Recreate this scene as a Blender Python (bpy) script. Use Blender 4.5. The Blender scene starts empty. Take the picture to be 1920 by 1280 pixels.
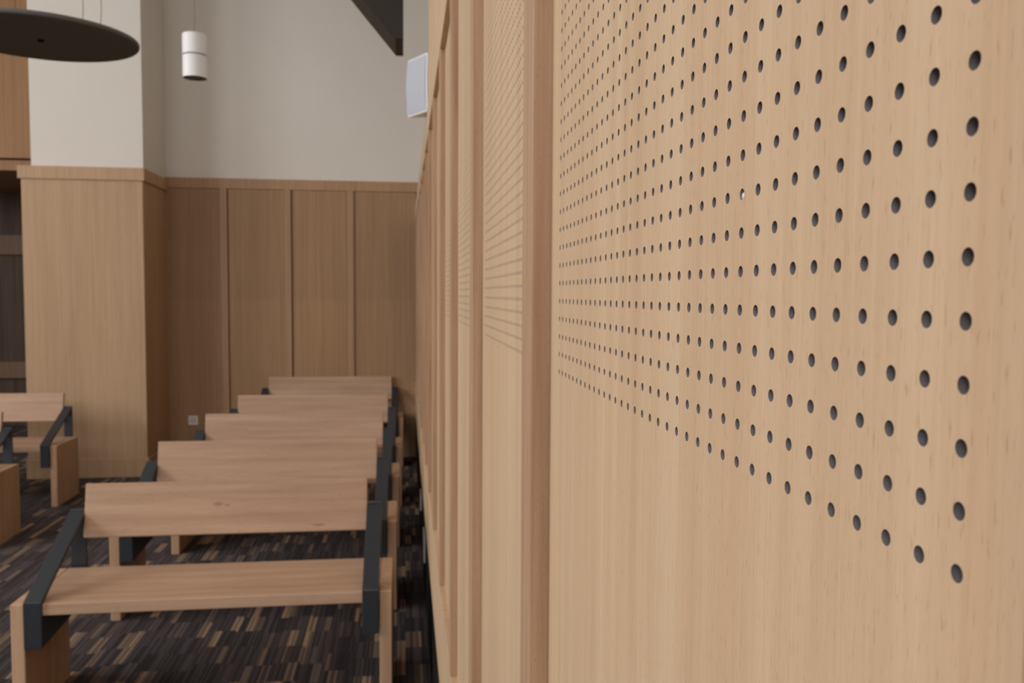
import bpy, math, random
from mathutils import Matrix, Vector

# ------------------------------------------------------------------ camera
# world: x to the right, y into the room along the panelled wall, floor at z = 0
H = 1.52                                             # eye height
sc = bpy.context.scene
YAW, PITCH, ROLL = 0.125907761, -0.0558246549, 0.00525518502
fwd = Vector((math.sin(YAW)*math.cos(PITCH), math.cos(YAW)*math.cos(PITCH), math.sin(PITCH)))
rt0 = Vector((math.cos(YAW), -math.sin(YAW), 0)); up0 = rt0.cross(fwd)
rt = rt0*math.cos(ROLL) + up0*math.sin(ROLL); up = -rt0*math.sin(ROLL) + up0*math.cos(ROLL)
cd = bpy.data.cameras.new('camera'); cam = bpy.data.objects.new('camera', cd); sc.collection.objects.link(cam)
m = Matrix((rt, up, -fwd)).transposed().to_4x4(); m.translation = Vector((0, 0, H)); cam.matrix_world = m
cd.sensor_width = 36; cd.sensor_fit = 'HORIZONTAL'; cd.lens = 1588.48/1920*36
cd.clip_start = .01; cd.clip_end = 60
cd.dof.use_dof = True; cd.dof.focus_distance = .34; cd.dof.aperture_fstop = 27
sc.camera = cam

# ------------------------------------------------------------------ world, lights, exposure
w = bpy.data.worlds.new('world'); sc.world = w; w.use_nodes = True
w.node_tree.nodes['Background'].inputs[0].default_value = (.8, .88, 1, 1)
w.node_tree.nodes['Background'].inputs[1].default_value = .3
sc.view_settings.view_transform = 'Standard'; sc.view_settings.look = 'None'
sc.view_settings.gamma = 1; sc.view_settings.use_curve_mapping = False
sc.view_settings.exposure = 0.0

def area(name, loc, target, sx, sy, power, col):
    l = bpy.data.lights.new(name, 'AREA'); l.shape = 'RECTANGLE'; l.size = sx; l.size_y = sy; l.energy = power; l.color = col
    o = bpy.data.objects.new(name, l); sc.collection.objects.link(o); o.location = loc
    o.rotation_euler = (Vector(target)-Vector(loc)).to_track_quat('-Z', 'Y').to_euler()
    return o
area('unseen_area_light', (-6.9, 3.6, 3.0), (0, 3.0, 1.9), 2.2, 2.4, 200, (.96, .97, 1))  # this and the next: daylight from unseen windows on the left
area('unseen_area_light', (-6.9, 0.2, 3.0), (0, 0.2, 1.9), 2.8, 2.4, 255, (.96, .97, 1))
area('unseen_area_light', (-2.2, -4.8, 3.7), (-1.2, 8, 4.0), 4.5, 1.6, 165, (.94, .96, 1))  # fill light added behind the camera, no window known there

# ------------------------------------------------------------------ materials
def nt(name, rough=.6, spec=.3):
    mt = bpy.data.materials.new(name); mt.use_nodes = True; n = mt.node_tree
    b = n.nodes['Principled BSDF']; b.inputs['Roughness'].default_value = rough
    b.inputs['Specular IOR Level'].default_value = spec
    return mt, n, b
def srgb(r, g, b):
    f = lambda c: ((c/255+.055)/1.055)**2.4 if c > 10 else c/255/12.92
    return (f(r), f(g), f(b), 1)
def node(n, t, **kw):
    o = n.nodes.new(t)
    for k, v in kw.items(): setattr(o, k, v)
    return o
def mixc(n, blend, fac, a, b):
    o = node(n, 'ShaderNodeMix', data_type='RGBA', blend_type=blend)
    for i, v in ((0, fac), (6, a), (7, b)):
        if hasattr(v, 'is_output'): n.links.new(v, o.inputs[i])
        else: o.inputs[i].default_value = v
    return o.outputs[2]
def ramp(n, src, stops):
    r = node(n, 'ShaderNodeValToRGB'); n.links.new(src, r.inputs[0]); e = r.color_ramp.elements
    while len(e) < len(stops): e.new(.5)
    for q, (p, c) in zip(e, stops): q.position = p; q.color = c
    return r.outputs[0]
def noise(n, co, scale, detail=4, rough=.55, dist=0):
    mp = node(n, 'ShaderNodeMapping'); mp.inputs['Scale'].default_value = scale; n.links.new(co, mp.inputs[0])
    t = node(n, 'ShaderNodeTexNoise'); t.inputs['Scale'].default_value = 1; t.inputs['Detail'].default_value = detail
    t.inputs['Roughness'].default_value = rough; t.inputs['Distortion'].default_value = dist
    n.links.new(mp.outputs[0], t.inputs['Vector']); return t.outputs['Fac']
def rndco(n):
    tc = node(n, 'ShaderNodeTexCoord'); oi = node(n, 'ShaderNodeObjectInfo')
    ml = node(n, 'ShaderNodeMath', operation='MULTIPLY'); n.links.new(oi.outputs['Random'], ml.inputs[0]); ml.inputs[1].default_value = 37.0
    ad = node(n, 'ShaderNodeVectorMath', operation='ADD'); n.links.new(tc.outputs['Object'], ad.inputs[0]); n.links.new(ml.outputs[0], ad.inputs[1])
    return ad.outputs[0], oi.outputs['Random']
def wood(name, light, dark, streak, fine, pores, broad, vary=.06, rough=.55, fig=None):
    """veneer: streak / fine / pores / broad are noise scales stretched along the grain"""
    mt, n, b = nt(name, rough, .25); co, rnd = rndco(n)
    c = mixc(n, 'MIX', ramp(n, noise(n, co, streak, 3), [(.3, (0, 0, 0, 1)), (.7, (1, 1, 1, 1))]), light, dark)
    g = ramp(n, noise(n, co, fine, 5, .7), [(.3, (.86, .85, .84, 1)), (.7, (1.0, 1.0, 1.0, 1))])
    c = mixc(n, 'MULTIPLY', .8, c, g)
    g = ramp(n, noise(n, co, pores, 2, .5), [(.28, (.70, .64, .58, 1)), (.38, (1, 1, 1, 1))])
    c = mixc(n, 'MULTIPLY', .75, c, g)
    g = ramp(n, noise(n, co, broad, 2, .5), [(.3, (.90, .89, .88, 1)), (.7, (1.0, 1.0, 1.0, 1))])
    c = mixc(n, 'MULTIPLY', 1, c, g)
    if fig:                                           # flowing cathedral figure along a plank
        wv = node(n, 'ShaderNodeTexWave', wave_type='BANDS', bands_direction='Z'); mp = node(n, 'ShaderNodeMapping')
        mp.inputs['Scale'].default_value = fig; n.links.new(co, mp.inputs[0]); n.links.new(mp.outputs[0], wv.inputs['Vector'])
        wv.inputs['Scale'].default_value = 1; wv.inputs['Distortion'].default_value = 5; wv.inputs['Detail'].default_value = 3
        g = ramp(n, wv.outputs['Fac'], [(.1, (.88, .86, .84, 1)), (.6, (1, 1, 1, 1))])
        c = mixc(n, 'MULTIPLY', .45, c, g)
    g = ramp(n, rnd, [(0, (1-vary, 1-vary, 1-vary, 1)), (1, (1, 1, 1, 1))])
    c = mixc(n, 'MULTIPLY', 1, c, g)
    n.links.new(c, b.inputs['Base Color'])
    bp = node(n, 'ShaderNodeBump'); bp.inputs['Strength'].default_value = .12; bp.inputs['Distance'].default_value = .0005
    n.links.new(noise(n, co, pores, 2), bp.inputs['Height']); n.links.new(bp.outputs[0], b.inputs['Normal'])
    return mt
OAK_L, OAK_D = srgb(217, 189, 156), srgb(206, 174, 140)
oak_v = wood('oak_veneer', OAK_L, OAK_D, (60, 60, 1.0), (460, 460, 14), (1500, 1500, 150), (5, 5, .5))
oak_h = wood('oak_rail', OAK_L, OAK_D, (1.0, 1.0, 60), (9, 9, 420), (42, 42, 900), (.5, .5, 5))
batten_m = wood('oak_batten', srgb(196, 163, 132), srgb(172, 137, 109), (90, 90, 2.2), (460, 460, 14), (1500, 1500, 150), (9, 9, 2.5), vary=.08)
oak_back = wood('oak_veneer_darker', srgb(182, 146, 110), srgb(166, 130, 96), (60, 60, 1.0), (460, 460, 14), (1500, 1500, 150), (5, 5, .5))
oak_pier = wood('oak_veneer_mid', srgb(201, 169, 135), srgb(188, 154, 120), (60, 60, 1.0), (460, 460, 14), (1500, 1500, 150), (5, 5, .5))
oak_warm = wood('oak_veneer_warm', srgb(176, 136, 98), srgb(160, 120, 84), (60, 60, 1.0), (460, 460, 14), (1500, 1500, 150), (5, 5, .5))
oak_frame = wood('oak_framing', srgb(188, 152, 118), srgb(172, 136, 104), (60, 60, 1.0), (460, 460, 14), (1500, 1500, 150), (5, 5, .5))
plank = wood('oak_plank', srgb(204, 172, 146), srgb(186, 152, 126), (1.3, 22, 22), (6, 160, 160), (30, 500, 500), (1.2, 6, 6), vary=.06, rough=.5, fig=(.9, 5, 5))
plank_leg = wood('oak_plank_upright', srgb(208, 174, 142), srgb(190, 152, 122), (30, 30, 1.6), (160, 160, 6), (500, 500, 30), (6, 6, 1), rough=.5)
dark_oak = wood('dark_stained_oak', srgb(112, 92, 78), srgb(84, 68, 58), (40, 40, 1.2), (160, 160, 7), (400, 400, 30), (6, 6, 1))  # dark brown stained oak for the alcove wall

def plain(name, col, rough=.7, spec=.3, metal=0, bump=0, bscale=200, tint=.04):
    mt, n, b = nt(name, rough, spec); b.inputs['Metallic'].default_value = metal
    tc = node(n, 'ShaderNodeTexCoord'); f = noise(n, tc.outputs['Object'], (bscale/20,)*3, 4)
    k = 1-tint
    c = mixc(n, 'MULTIPLY', 1, col, ramp(n, f, [(.3, (k, k, k, 1)), (.7, (1, 1, 1, 1))]))
    n.links.new(c, b.inputs['Base Color'])
    if bump:
        bp = node(n, 'ShaderNodeBump'); bp.inputs['Strength'].default_value = bump; bp.inputs['Distance'].default_value = .002
        n.links.new(noise(n, tc.outputs['Object'], (bscale,)*3, 3), bp.inputs['Height']); n.links.new(bp.outputs[0], b.inputs['Normal'])
    return mt
cream = plain('cream_plaster', srgb(221, 214, 204), .85, .2, bump=.15, bscale=120, tint=.02)
white_paint = plain('white_enamel', srgb(240, 238, 236), .35, .4, tint=.01)
seam_grey = plain('grey_joint', srgb(120, 118, 116), .6)
steel = plain('charcoal_powder_coat', srgb(50, 55, 61), .36, .55, metal=.1, bump=.08, bscale=900)
disc_m = plain('dark_felt', srgb(98, 96, 94), .9, .1, bump=.2, bscale=500)
rim_m = plain('grey_rim', srgb(96, 98, 98), .5, .3)
backing = plain('dark_felt_backing', srgb(56, 51, 50), .95, .05)
bore_m = plain('board_core', srgb(132, 126, 128), .9, .05)
rafter_m = plain('dark_stained_timber', srgb(40, 32, 23), .5, .3, bump=.1, bscale=60, tint=.2)
grille_m = plain('pale_grey_grille', srgb(186, 190, 198), .6, .3, bump=.3, bscale=1500)
plate_m = plain('white_plastic', srgb(226, 220, 214), .45, .4, tint=.01)
cable_m = plain('cable', srgb(70, 66, 60), .6)
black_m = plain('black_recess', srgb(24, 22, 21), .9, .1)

def carpet():
    mt, n, b = nt('carpet_tiles', .95, .08); tc = node(n, 'ShaderNodeTexCoord')
    sx = node(n, 'ShaderNodeSeparateXYZ'); n.links.new(tc.outputs['Object'], sx.inputs[0])
    def mth(op, a, b_=None, c=None):
        o = node(n, 'ShaderNodeMath', operation=op)
        for i, v in enumerate((a, b_, c)):
            if v is None: continue
            if hasattr(v, 'is_output'): n.links.new(v, o.inputs[i])
            else: o.inputs[i].default_value = v
        return o.outputs[0]
    def wn(x, y):
        c = node(n, 'ShaderNodeCombineXYZ'); n.links.new(x, c.inputs[0]); n.links.new(y, c.inputs[1])
        o = node(n, 'ShaderNodeTexWhiteNoise', noise_dimensions='2D'); n.links.new(c.outputs[0], o.inputs['Vector']); return o.outputs['Value']
    X, Y = sx.outputs[0], sx.outputs[1]
    col = mth('FLOOR', mth('DIVIDE', X, .034)); zero = mth('MULTIPLY', X, 0)
    row = mth('FLOOR', mth('ADD', mth('DIVIDE', Y, .17), mth('MULTIPLY', wn(mth('FLOOR', mth('DIVIDE', X, .108)), zero), 1.0)))
    cell = wn(col, row)
    fcol = mth('FLOOR', mth('DIVIDE', X, .0085)); fine = wn(fcol, row)
    base = ramp(n, cell, [(0, srgb(62, 54, 54)), (.55, srgb(72, 64, 66)), (.78, srgb(92, 80, 76)), (.86, srgb(124, 104, 88)), (.95, srgb(160, 134, 106))])
    n.nodes[-1].color_ramp.interpolation = 'CONSTANT' if False else 'LINEAR'
    c = mixc(n, 'MULTIPLY', .85, base, ramp(n, fine, [(.25, (.34, .32, .34, 1)), (.75, (1.15, 1.15, 1.15, 1))]))
    c = mixc(n, 'MULTIPLY', .6, c, ramp(n, noise(n, tc.outputs['Object'], (600,)*3, 2), [(.3, (.6, .6, .6, 1)), (.7, (1.1, 1.1, 1.1, 1))]))
    n.links.new(c, b.inputs['Base Color']); b.inputs['Sheen Weight'].default_value = .05; b.inputs['Sheen Tint'].default_value = (1, .96, .96, 1)
    bp = node(n, 'ShaderNodeBump'); bp.inputs['Strength'].default_value = .4; bp.inputs['Distance'].default_value = .003
    n.links.new(noise(n, tc.outputs['Object'], (500,)*3, 2), bp.inputs['Height']); n.links.new(bp.outputs[0], b.inputs['Normal'])
    return mt
carpet_m = carpet()

# ------------------------------------------------------------------ mesh helpers
class MB:
    def __init__(s): s.v = []; s.f = []
    def box(s, x0, x1, y0, y1, z0, z1):
        k = len(s.v)
        s.v += [(x0, y0, z0), (x1, y0, z0), (x1, y1, z0), (x0, y1, z0), (x0, y0, z1), (x1, y0, z1), (x1, y1, z1), (x0, y1, z1)]
        s.f += [tuple(k+i for i in q) for q in ((0, 3, 2, 1), (4, 5, 6, 7), (0, 1, 5, 4), (1, 2, 6, 5), (2, 3, 7, 6), (3, 0, 4, 7))]
        return s
    def prism(s, poly, a0, a1, axis='x'):
        """poly: counter-clockwise list seen along +axis; extruded from a0 to a1"""
        k = len(s.v); n = len(poly)
        mk = {'x': lambda p, a: (a, p[0], p[1]), 'y': lambda p, a: (p[0], a, p[1])}[axis]
        s.v += [mk(p, a0) for p in poly] + [mk(p, a1) for p in poly]
        s.f += [tuple(k+i for i in range(n))[::-1], tuple(k+n+i for i in range(n))]
        s.f += [(k+i, k+(i+1) % n, k+n+(i+1) % n, k+n+i) for i in range(n)]
        return s
    def lathe(s, prof, n=48, c=(0, 0, 0)):
        k = len(s.v)
        for r_, z in prof:
            for i in range(n):
                a = 2*math.pi*i/n; s.v.append((c[0]+r_*math.cos(a), c[1]+r_*math.sin(a), c[2]+z))
        for j in range(len(prof)-1):
            for i in range(n):
                s.f.append((k+j*n+i, k+j*n+(i+1) % n, k+(j+1)*n+(i+1) % n, k+(j+1)*n+i))
        return s
    def build(s, name, mat, parent=None, bevel=0, smooth=False, seg=2):
        me = bpy.data.meshes.new(name); me.from_pydata(s.v, [], s.f); me.materials.append(mat); me.validate()
        import bmesh
        b = bmesh.new(); b.from_mesh(me); bmesh.ops.recalc_face_normals(b, faces=b.faces); b.to_mesh(me); b.free()
        o = bpy.data.objects.new(name, me); sc.collection.objects.link(o); o.parent = parent
        if smooth:
            for p in me.polygons: p.use_smooth = True
        if bevel:
            md = o.modifiers.new('bevel', 'BEVEL'); md.width = bevel; md.segments = seg; md.limit_method = 'ANGLE'; md.angle_limit = math.radians(40)
            md.harden_normals = False
        return o
def empty(name, loc, rz=0):
    o = bpy.data.objects.new(name, None); sc.collection.objects.link(o); o.location = loc; o.rotation_euler = (0, 0, rz); o.empty_display_size = .1
    return o
def tag(o, label=None, cat=None, group=None, kind=None):
    if label: o['label'] = label
    if cat: o['category'] = cat
    if group: o['group'] = group
    if kind: o['kind'] = kind
    return o
def tube(name, pts, r_, mat, parent=None, n=8):
    b = MB()
    pts = [Vector(p) for p in pts]; k = 0
    for i, p in enumerate(pts):
        d = (pts[min(i+1, len(pts)-1)]-pts[max(i-1, 0)]).normalized()
        a = d.orthogonal().normalized() if i == 0 else (a - d*a.dot(d)).normalized(); c = d.cross(a)
        for j in range(n):
            t = 2*math.pi*j/n; b.v.append(tuple(p + (a*math.cos(t)+c*math.sin(t))*r_))
    for i in range(len(pts)-1):
        for j in range(n): b.f.append((i*n+j, i*n+(j+1) % n, (i+1)*n+(j+1) % n, (i+1)*n+j))
    b.f += [tuple(range(n))[::-1], tuple((len(pts)-1)*n+j for j in range(n))]
    return b.build(name, mat, parent, smooth=True)

# perforated board: local x = normal (front at x = 0 facing -x), y = width, z = height
S, HR = .0127, .00192
def perforated(name, width, z0, z1, hy, hz, cols, rows, n, mat, parent=None):
    v, f = [], []; m2 = []
    rr = HR
    q = n//4
    out = []
    for side in range(4):
        for j in range(q):
            t = -1+2*j/q
            out.append([(1, t), (-t, 1), (-1, -t), (t, -1)][side])
    ang0 = -math.pi/4
    ring = [(math.cos(ang0+2*math.pi*i/n)*rr, math.sin(ang0+2*math.pi*i/n)*rr) for i in range(n)]
    for c in range(cols):
        cy = hy + c*S
        for r_ in range(rows):
            cz = hz + r_*S; k = len(v)
            for a, b_ in out: v.append((0, cy+a*S/2, cz+b_*S/2))
            for a, b_ in ring: v.append((0, cy+a, cz+b_))
            for a, b_ in ring: v.append((.009, cy+a, cz+b_))
            for i in range(n):
                j = (i+1) % n
                f.append((k+i, k+n+i, k+n+j, k+j)); m2.append(0)
                f.append((k+n+i, k+2*n+i, k+2*n+j, k+n+j)); m2.append(1)
    ya, yb, za, zb = hy-S/2, hy+(cols-.5)*S, hz-S/2, hz+(rows-.5)*S
    def qd(a, b_, c, d):
        k = len(v); v.extend([(0, a, c), (0, b_, c), (0, b_, d), (0, a, d)]); f.append((k, k+3, k+2, k+1)); m2.append(0)
    qd(0, ya, z0, z1); qd(yb, width, z0, z1); qd(ya, yb, z0, za); qd(ya, yb, zb, z1)
    k = len(v)                                         # the board's edges
    v.extend([(0, 0, z0), (0, width, z0), (0, width, z1), (0, 0, z1), (.009, 0, z0), (.009, width, z0), (.009, width, z1), (.009, 0, z1)])
    for a in ((0, 1, 5, 4), (1, 2, 6, 5), (2, 3, 7, 6), (3, 0, 4, 7)): f.append(tuple(k+i for i in a)); m2.append(0)
    me = bpy.data.meshes.new(name); me.from_pydata(v, [], f); me.materials.append(mat); me.materials.append(bore_m)
    me.polygons.foreach_set('material_index', m2); me.update()
    o = bpy.data.objects.new(name, me); sc.collection.objects.link(o); o.parent = parent
    return o

# ------------------------------------------------------------------ right wall
D, PR = .1102, .015                                   # board face and how far battens stand proud of it
XP = D-PR; YB = 7.9; TOP = H+3.3; PITCH_B, BW = .570, .052
Z_LO, Z_HI = H-.82, H+.665                            # boards between bottom rail and head rail
Z_HOLE = H-.0557
wr = MB().box(D+.022, D+.20, -3.0, YB, 0, H+.78).build('wall_right', backing); tag(wr, kind='structure')
E0 = .6365                                            # far edge of the nearest board
prev = None
for k in range(-3, 13):
    y1 = E0 + PITCH_B*k; wd = PITCH_B-BW; y0 = y1-wd
    if y0 > YB: break
    hy = .1552-(E0-wd)
    if k == 0:
        o = perforated('panel', wd-.0015, Z_LO, Z_HI, hy, Z_HOLE, 36, 53, 16, oak_v, wr)
        tag(o, 'nearest perforated oak board beside the camera')
        o.location = (D, y0, 0)
    else:
        if prev is None: prev = perforated('panel', wd-.0015, Z_LO, Z_HI, hy, Z_HOLE, 36, 53, 8, oak_v, wr); o = prev
        else: o = prev.copy(); sc.collection.objects.link(o); o.parent = wr
        o.location = (D, y0, 0)
        if y1 > YB: o.location.y = YB-wd
bt = None
for k in range(-3, 13):
    y1 = E0 + PITCH_B*k
    if y1+BW > YB: break
    if bt is None: bt = MB().box(0, .037, 0, BW, Z_LO, Z_HI).build('batten', batten_m, wr, .0012); o = bt
    else: o = bt.copy(); sc.collection.objects.link(o); o.parent = wr
    o.location = (XP, y1, 0)
MB().box(XP, D+.2, -3, YB, Z_HI, H+.79).build('head_rail', oak_h, wr, .0015)
MB().box(XP, D+.022, -3, YB, H-1.10, Z_LO).build('bottom_rail', oak_h, wr, .0015)
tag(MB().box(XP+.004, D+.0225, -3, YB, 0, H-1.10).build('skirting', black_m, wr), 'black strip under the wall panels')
plug = MB().lathe([(0, -.0006), (.0011, -.0004), (.0015, .0003), (.0015, .004), (0, .004)], 16).build('plug', plate_m, wr, smooth=True)
plug.rotation_euler = (0, math.pi/2, 0); plug.location = (D+.0008, .1552+9*S, Z_HOLE+7*S-.0006); tag(plug, 'tiny white plug stuck in one hole')

uw = MB().box(D+.20, D+.5, -3, YB+.3, 0, TOP+.3).build('wall_right_upper', cream); tag(uw, kind='structure')
bh = MB().box(XP, D+.2, -3, 3.43, H+.79, TOP).build('trim_1', oak_v, None, .002); tag(bh, kind='structure')

# ------------------------------------------------------------------ back wall
wb = MB().box(-2.3, D+.5, YB+.022, YB+.30, 0, TOP+.3).build('wall_back', cream); tag(wb, kind='structure')
RB = (H+.927, H+1.018)
MB().box(-2.12, D+.2, YB-.015, YB+.022, *RB).build('head_rail', oak_frame, wb, .002)
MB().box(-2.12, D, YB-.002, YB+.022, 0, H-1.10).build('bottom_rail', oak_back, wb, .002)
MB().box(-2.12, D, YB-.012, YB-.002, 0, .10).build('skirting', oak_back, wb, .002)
MB().box(-2.12, D+.1, YB+.012, YB+.0215, H-1.10, RB[0]).build('felt_backing', backing, wb)
pw = .5575-.070
BX = [-1.577, -1.0195, -.462]                           # right edges of the three battens
bp_ = None
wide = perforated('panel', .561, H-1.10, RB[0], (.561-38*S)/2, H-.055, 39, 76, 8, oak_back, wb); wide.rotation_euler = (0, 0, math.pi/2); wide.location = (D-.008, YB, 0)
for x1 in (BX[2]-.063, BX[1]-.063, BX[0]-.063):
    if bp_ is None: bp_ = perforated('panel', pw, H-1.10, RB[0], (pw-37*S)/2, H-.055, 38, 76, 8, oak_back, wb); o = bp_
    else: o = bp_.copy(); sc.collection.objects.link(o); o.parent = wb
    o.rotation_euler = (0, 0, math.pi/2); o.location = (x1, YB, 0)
b0 = None
for x1 in BX:
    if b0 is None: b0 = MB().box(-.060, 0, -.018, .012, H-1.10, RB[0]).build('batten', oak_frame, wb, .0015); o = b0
    else: o = b0.copy(); sc.collection.objects.link(o); o.parent = wb
    o.location = (x1, YB, 0)

# ------------------------------------------------------------------ pier
YP = 7.25; PX0, PX1 = -3.035, -2.104
wp = MB().box(PX0+.075, PX1, YP+.012, YB+.3, H+.99, TOP+.3).build('wall_pier', cream); tag(wp, kind='structure')
MB().box(PX0, PX1-.004, YP, YB+.2, 0, H+.99).build('cladding', oak_pier, wp, .003)
MB().box(PX0-.02, PX1+.014, YP-.018, YB+.2, H+.900, H+1.002).build('cap_rail', oak_pier, wp, .003)
MB().box(PX0-.01, PX1+.010, YP-.014, YB+.1, 0, .155).build('skirting', oak_pier, wp, .003)

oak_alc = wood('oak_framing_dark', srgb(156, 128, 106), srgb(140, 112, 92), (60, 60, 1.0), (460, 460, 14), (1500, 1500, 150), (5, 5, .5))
# ------------------------------------------------------------------ alcove wall beyond the pier, on the left
YA = 10.2
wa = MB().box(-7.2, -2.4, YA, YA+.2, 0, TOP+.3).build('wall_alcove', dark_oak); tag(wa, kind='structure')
MB().box(-7.0, PX0+.08, YA-1.95, YA, H+1.205, TOP).build('upper_panel', oak_warm, wa, .004)
MB().box(-7.0, PX0+.08, YA-1.90, YA, H+1.10, H+1.195).build('head_rail', oak_warm, wa, .004)
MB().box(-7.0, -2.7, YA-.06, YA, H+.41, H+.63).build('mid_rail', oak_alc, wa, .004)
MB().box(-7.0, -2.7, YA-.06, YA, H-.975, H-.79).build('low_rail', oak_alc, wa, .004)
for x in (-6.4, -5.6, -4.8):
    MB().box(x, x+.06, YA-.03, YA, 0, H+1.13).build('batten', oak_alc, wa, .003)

# ------------------------------------------------------------------ floor, ceiling, the walls behind and to the left
fl = MB().box(-7.2, D+.3, -5.2, YA+.3, -.1, 0).build('floor', carpet_m); tag(fl, kind='structure')
ce = MB().box(-7.2, D+.6, -5.2, YA+.3, TOP, TOP+.15).build('ceiling', cream); tag(ce, kind='structure')
wl = MB().box(-7.3, -7.0, -5.2, YA+.3, 0, TOP).build('wall_left', cream); tag(wl, kind='structure')
wf = MB().box(-7.2, D+.6, -5.3, -5.0, 0, TOP).build('wall_front', cream); tag(wf, kind='structure')

# rafter: raking dark timber with a plumb-cut end
sl = math.tan(math.radians(50)); xe, zb = -.005, H+1.166
zt = TOP-.02
poly = [(xe, zb), (xe, zt), (xe-.036-(zt-zb)/sl, zt), (xe-.036, zb)]
rf = MB().prism(poly, 4.0, 4.28, 'y').build('roof_rafter', rafter_m, None, .004)
tag(rf, 'dark stained raking roof timber with a plumb-cut lower end, beside the speaker', 'beam')

# ------------------------------------------------------------------ benches
L, ZS, DP, TH = 1.31, H-1.085, .40, .043
LEG, BRW, INS = .045, .060, .105
def make_bench():
    r_ = empty('bench', (0, 0, 0))                      # origin on the floor at the right front corner
    MB().box(-L+LEG, -LEG, 0, DP, ZS-TH, ZS).build('seat', plank, r_, .004)
    MB().box(-.001, LEG-.001, 0, DP-.004, 0, ZS).build('leg', plank_leg, r_, .004).location = (-L, 0, 0)
    o = MB().box(-.001, LEG-.001, 0, DP-.004, 0, ZS).build('leg', plank_leg, r_, .004); o.location = (-LEG+.002, 0, 0)
    # board leaning back slightly
    y0, y1, z0, z1, t = DP-.012, DP+.026, H-.965, H-.758, .026
    MB().prism([(y0, z0), (y0+t, z0-.004), (y1+t, z1-.004), (y1, z1)], -L+INS, -INS, 'x').build('backrest', plank, r_, .004)
    for xl in (-L+LEG+.001, -LEG-BRW-.001):
        t = .012; zf = ZS+.010; zr = H-.858; zd = ZS-.155
        b = MB()
        b.prism([(-t, zd), (-t, zf), (0, zf), (0, zd)], 0, BRW, 'x')                                   # front drop
        b.prism([(-t, zf-.001), (DP+.03, zr), (DP+.03, zr-.014), (0, zf-.016)], 0, BRW, 'x')            # raking arm
        b.prism([(DP+.018, zr), (DP+.030, zr), (DP+.030, ZS-.06), (DP+.018, ZS-.06)], 0, BRW, 'x')      # rear upright
        b.prism([(0, ZS-TH-.001), (DP+.030, ZS-TH-.001), (DP+.030, zd+.03), (0, zd)], 0, BRW, 'x')      # deep beam below the seat
        o = b.build('bracket', steel, r_, .0025); o.location = (xl, 0, 0)
    return r_
def copy_tree(o, parent=None):
    c = o.copy(); sc.collection.objects.link(c); c.parent = parent
    for ch in [q for q in list(bpy.data.objects) if q.parent == o]: copy_tree(ch, c)
    return c
spots = [(-.050, 3.076, 'oak bench nearest the camera, front of the row beside the panelled wall'),
         (-.041, 4.04, 'oak bench directly behind the nearest one in the row by the wall'),
         (-.035, 5.045, 'middle oak bench of the five in the row by the wall'),
         (-.023, 6.027, 'fourth oak bench from the camera in the row by the wall'),
         (-.016, 7.25, 'farthest oak bench, standing against the panelled back wall'),
         (-2.44, 6.28, 'oak bench on the left, cut by the picture edge, in front of the wood-clad pier'),
         (-2.42, 5.25, 'oak bench mostly cut off at the left edge, nearer than the one by the pier')]
proto = make_bench()
def knotty():
    mt = plank.copy(); mt.name = 'oak_plank_with_knot'; n = mt.node_tree; b = n.nodes['Principled BSDF']
    tc = node(n, 'ShaderNodeTexCoord'); out = b.inputs['Base Color'].links[0].from_socket
    for (kx, kz, sx, sz) in ((-.695, H-.848, 32, 75), (-.66, H-.853, 60, 130), (-.30, H-.94, 26, 120)):
        mp = node(n, 'ShaderNodeMapping'); mp.inputs['Scale'].default_value = (sx, 0, sz); mp.inputs['Location'].default_value = (-kx*sx, 0, -kz*sz)
        n.links.new(tc.outputs['Object'], mp.inputs[0]); ln = node(n, 'ShaderNodeVectorMath', operation='LENGTH'); n.links.new(mp.outputs[0], ln.inputs[0])
        out = mixc(n, 'MULTIPLY', .8, out, ramp(n, ln.outputs['Value'], [(.15, (.58, .46, .38, 1)), (.9, (1, 1, 1, 1))]))
    n.links.new(out, b.inputs['Base Color']); return mt
kn = knotty()
for i, (x, y, lab) in enumerate(spots):
    o = proto if i == 0 else copy_tree(proto)
    o.location = (x, y, 0)
    tag(o, lab, 'bench', 'benches in the row beside the panelled wall' if i < 5 else 'benches across the aisle on the left')
    if i == 4: o.location.y = 7.42
    if i == 0: own = [q for q in list(bpy.data.objects) if q.parent == o and q.name.startswith('backrest')][0]

own.material_slots[0].link = 'OBJECT'; own.material_slots[0].material = kn

# ------------------------------------------------------------------ round disc overhead
dl = empty('ceiling_disc', (-1.655, 4.2, H+1.153)); dl.rotation_euler = (.02, .0, 0)
tag(dl, 'large round dark flat disc hanging by thin cables, top left', 'ceiling disc')
R_ = .415
MB().lathe([(0, 0), (R_-.006, 0), (R_-.001, .004), (R_-.001, .012)], 96).build('underside', disc_m, dl, smooth=False)
MB().lathe([(R_-.0005, .006), (R_+.001, .010), (R_+.001, .018), (R_-.006, .021), (0, .021)], 96).build('rim', rim_m, dl)
MB().lathe([(0, -.010), (.012, -.009), (.015, -.004), (.015, .001)], 24).build('centre_fixing', black_m, dl, smooth=True)
for x, y in ((.178, .0), (.258, -.0), (-.2, .2), (-.2, -.2)):
    tube('cable', [(x, y, .018), (x+.01, y, .15), (x-.01, y, 2.1)], .0016, cable_m, dl, 6)

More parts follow.
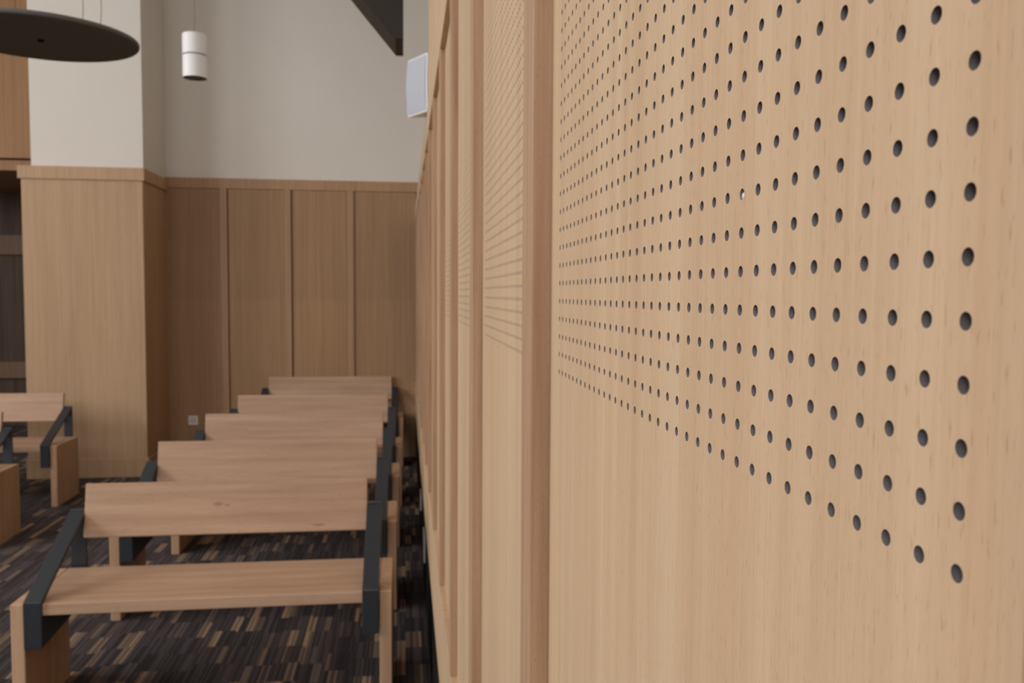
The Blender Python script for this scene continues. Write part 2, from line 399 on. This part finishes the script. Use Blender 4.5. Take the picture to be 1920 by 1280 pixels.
# ------------------------------------------------------------------ pendant cylinder
pl = empty('pendant_lamp', (-1.255, 5.4, H+1.292)); tag(pl, 'white cylindrical pendant lamp hanging before the cream back wall', 'lamp')
r0 = .0705
MB().lathe([(r0-.004, .0), (r0, .0), (r0, .128), (r0-.003, .130), (0, .130)], 48).build('lower_shade', white_paint, pl)
MB().lathe([(r0-.004, .012), (r0-.004, .001)], 48).build('shade_lip', seam_grey, pl)
MB().lathe([(0, .0125), (r0-.004, .012)], 48).build('diffuser', seam_grey, pl)
MB().lathe([(r0-.006, .129), (r0-.006, .138)], 48).build('joint', seam_grey, pl)
MB().lathe([(0, .137), (r0-.003, .137), (r0, .139), (r0, .254), (r0-.004, .259), (r0-.012, .261), (0, .261)], 48).build('upper_shade', white_paint, pl)
tube('cord', [(0, 0, .260), (.0, 0, .30), (.004, 0, .36), (.001, 0, .6), (0, 0, TOP-H-1.292)], .0014, seam_grey, pl)

# ------------------------------------------------------------------ wall speaker
# local: front face towards -y, x across, z up; origin at the foot of the near front edge
n_, f_ = Vector((.098, 3.70)), Vector((.010, 3.86)); W = (n_-f_).length
sp = empty('wall_speaker', (f_.x, f_.y, H+.782)); sp.rotation_euler = (0, 0, math.atan2(n_.y-f_.y, n_.x-f_.x))
tag(sp, 'white wall loudspeaker with a pale curved grille, high on the right wall', 'speaker')
hs = .250
def shell(x0, x1, z0, z1, y0, y1, bulge, nseg=12):
    b = MB()
    for i in range(nseg+1):
        t = i/nseg; z = z0+(z1-z0)*t; bu = bulge*(1-(2*t-1)**2)
        ins = .006*(2*t-1)**4
        b.v += [(x0+ins, y0-bu, z), (x1-ins, y0-bu, z), (x1-ins-.02, y1, z*.92+(z0+z1)*.04), (x0+ins+.02, y1, z*.92+(z0+z1)*.04)]
    for i in range(nseg):
        k = i*4
        for j in range(4): b.f.append((k+j, k+(j+1) % 4, k+4+(j+1) % 4, k+4+j))
    b.f += [(0, 3, 2, 1), tuple(nseg*4+j for j in range(4))]
    return b
shell(0, W, 0, hs, .002, .085, .007).build('cabinet', white_paint, sp, .004)
shell(.008, W-.008, .008, hs-.008, -.001, .004, .0072).build('grille', grille_m, sp)
MB().box(W*.35, W*.65, .08, .235, hs*.42, hs*.58).build('mount', seam_grey, sp, .003)

# ------------------------------------------------------------------ outlet plates
def outlet(loc, rz, lab, w_=.085, h_=.085):
    t = empty('outlet_plate', loc, rz); tag(t, lab, 'outlet')
    MB().box(-w_/2, w_/2, -.009, 0, -h_/2, h_/2).build('plate', plate_m, t, .003)
    MB().lathe([(.020, -.0002), (.020, .0008), (.017, .0009), (.016, -.0002)], 24).build('socket', seam_grey, t, smooth=True)
    for ch in [q for q in bpy.data.objects if q.parent == t and q.name.startswith('socket')]:
        ch.rotation_euler = (math.pi/2, 0, 0); ch.location = (0, -.009, 0)
outlet((-1.897, YB-.002, H-1.152), 0, 'small white socket plate low on the back wall, left of the benches')
outlet((XP+.004, 4.25, H-1.27), -math.pi/2, 'white socket plate at the foot of the panelled wall, beside the second bench', .16, .14)
outlet((XP+.004, 5.20, H-1.27), -math.pi/2, 'white socket plate at the foot of the panelled wall, beside the third bench', .16, .10)
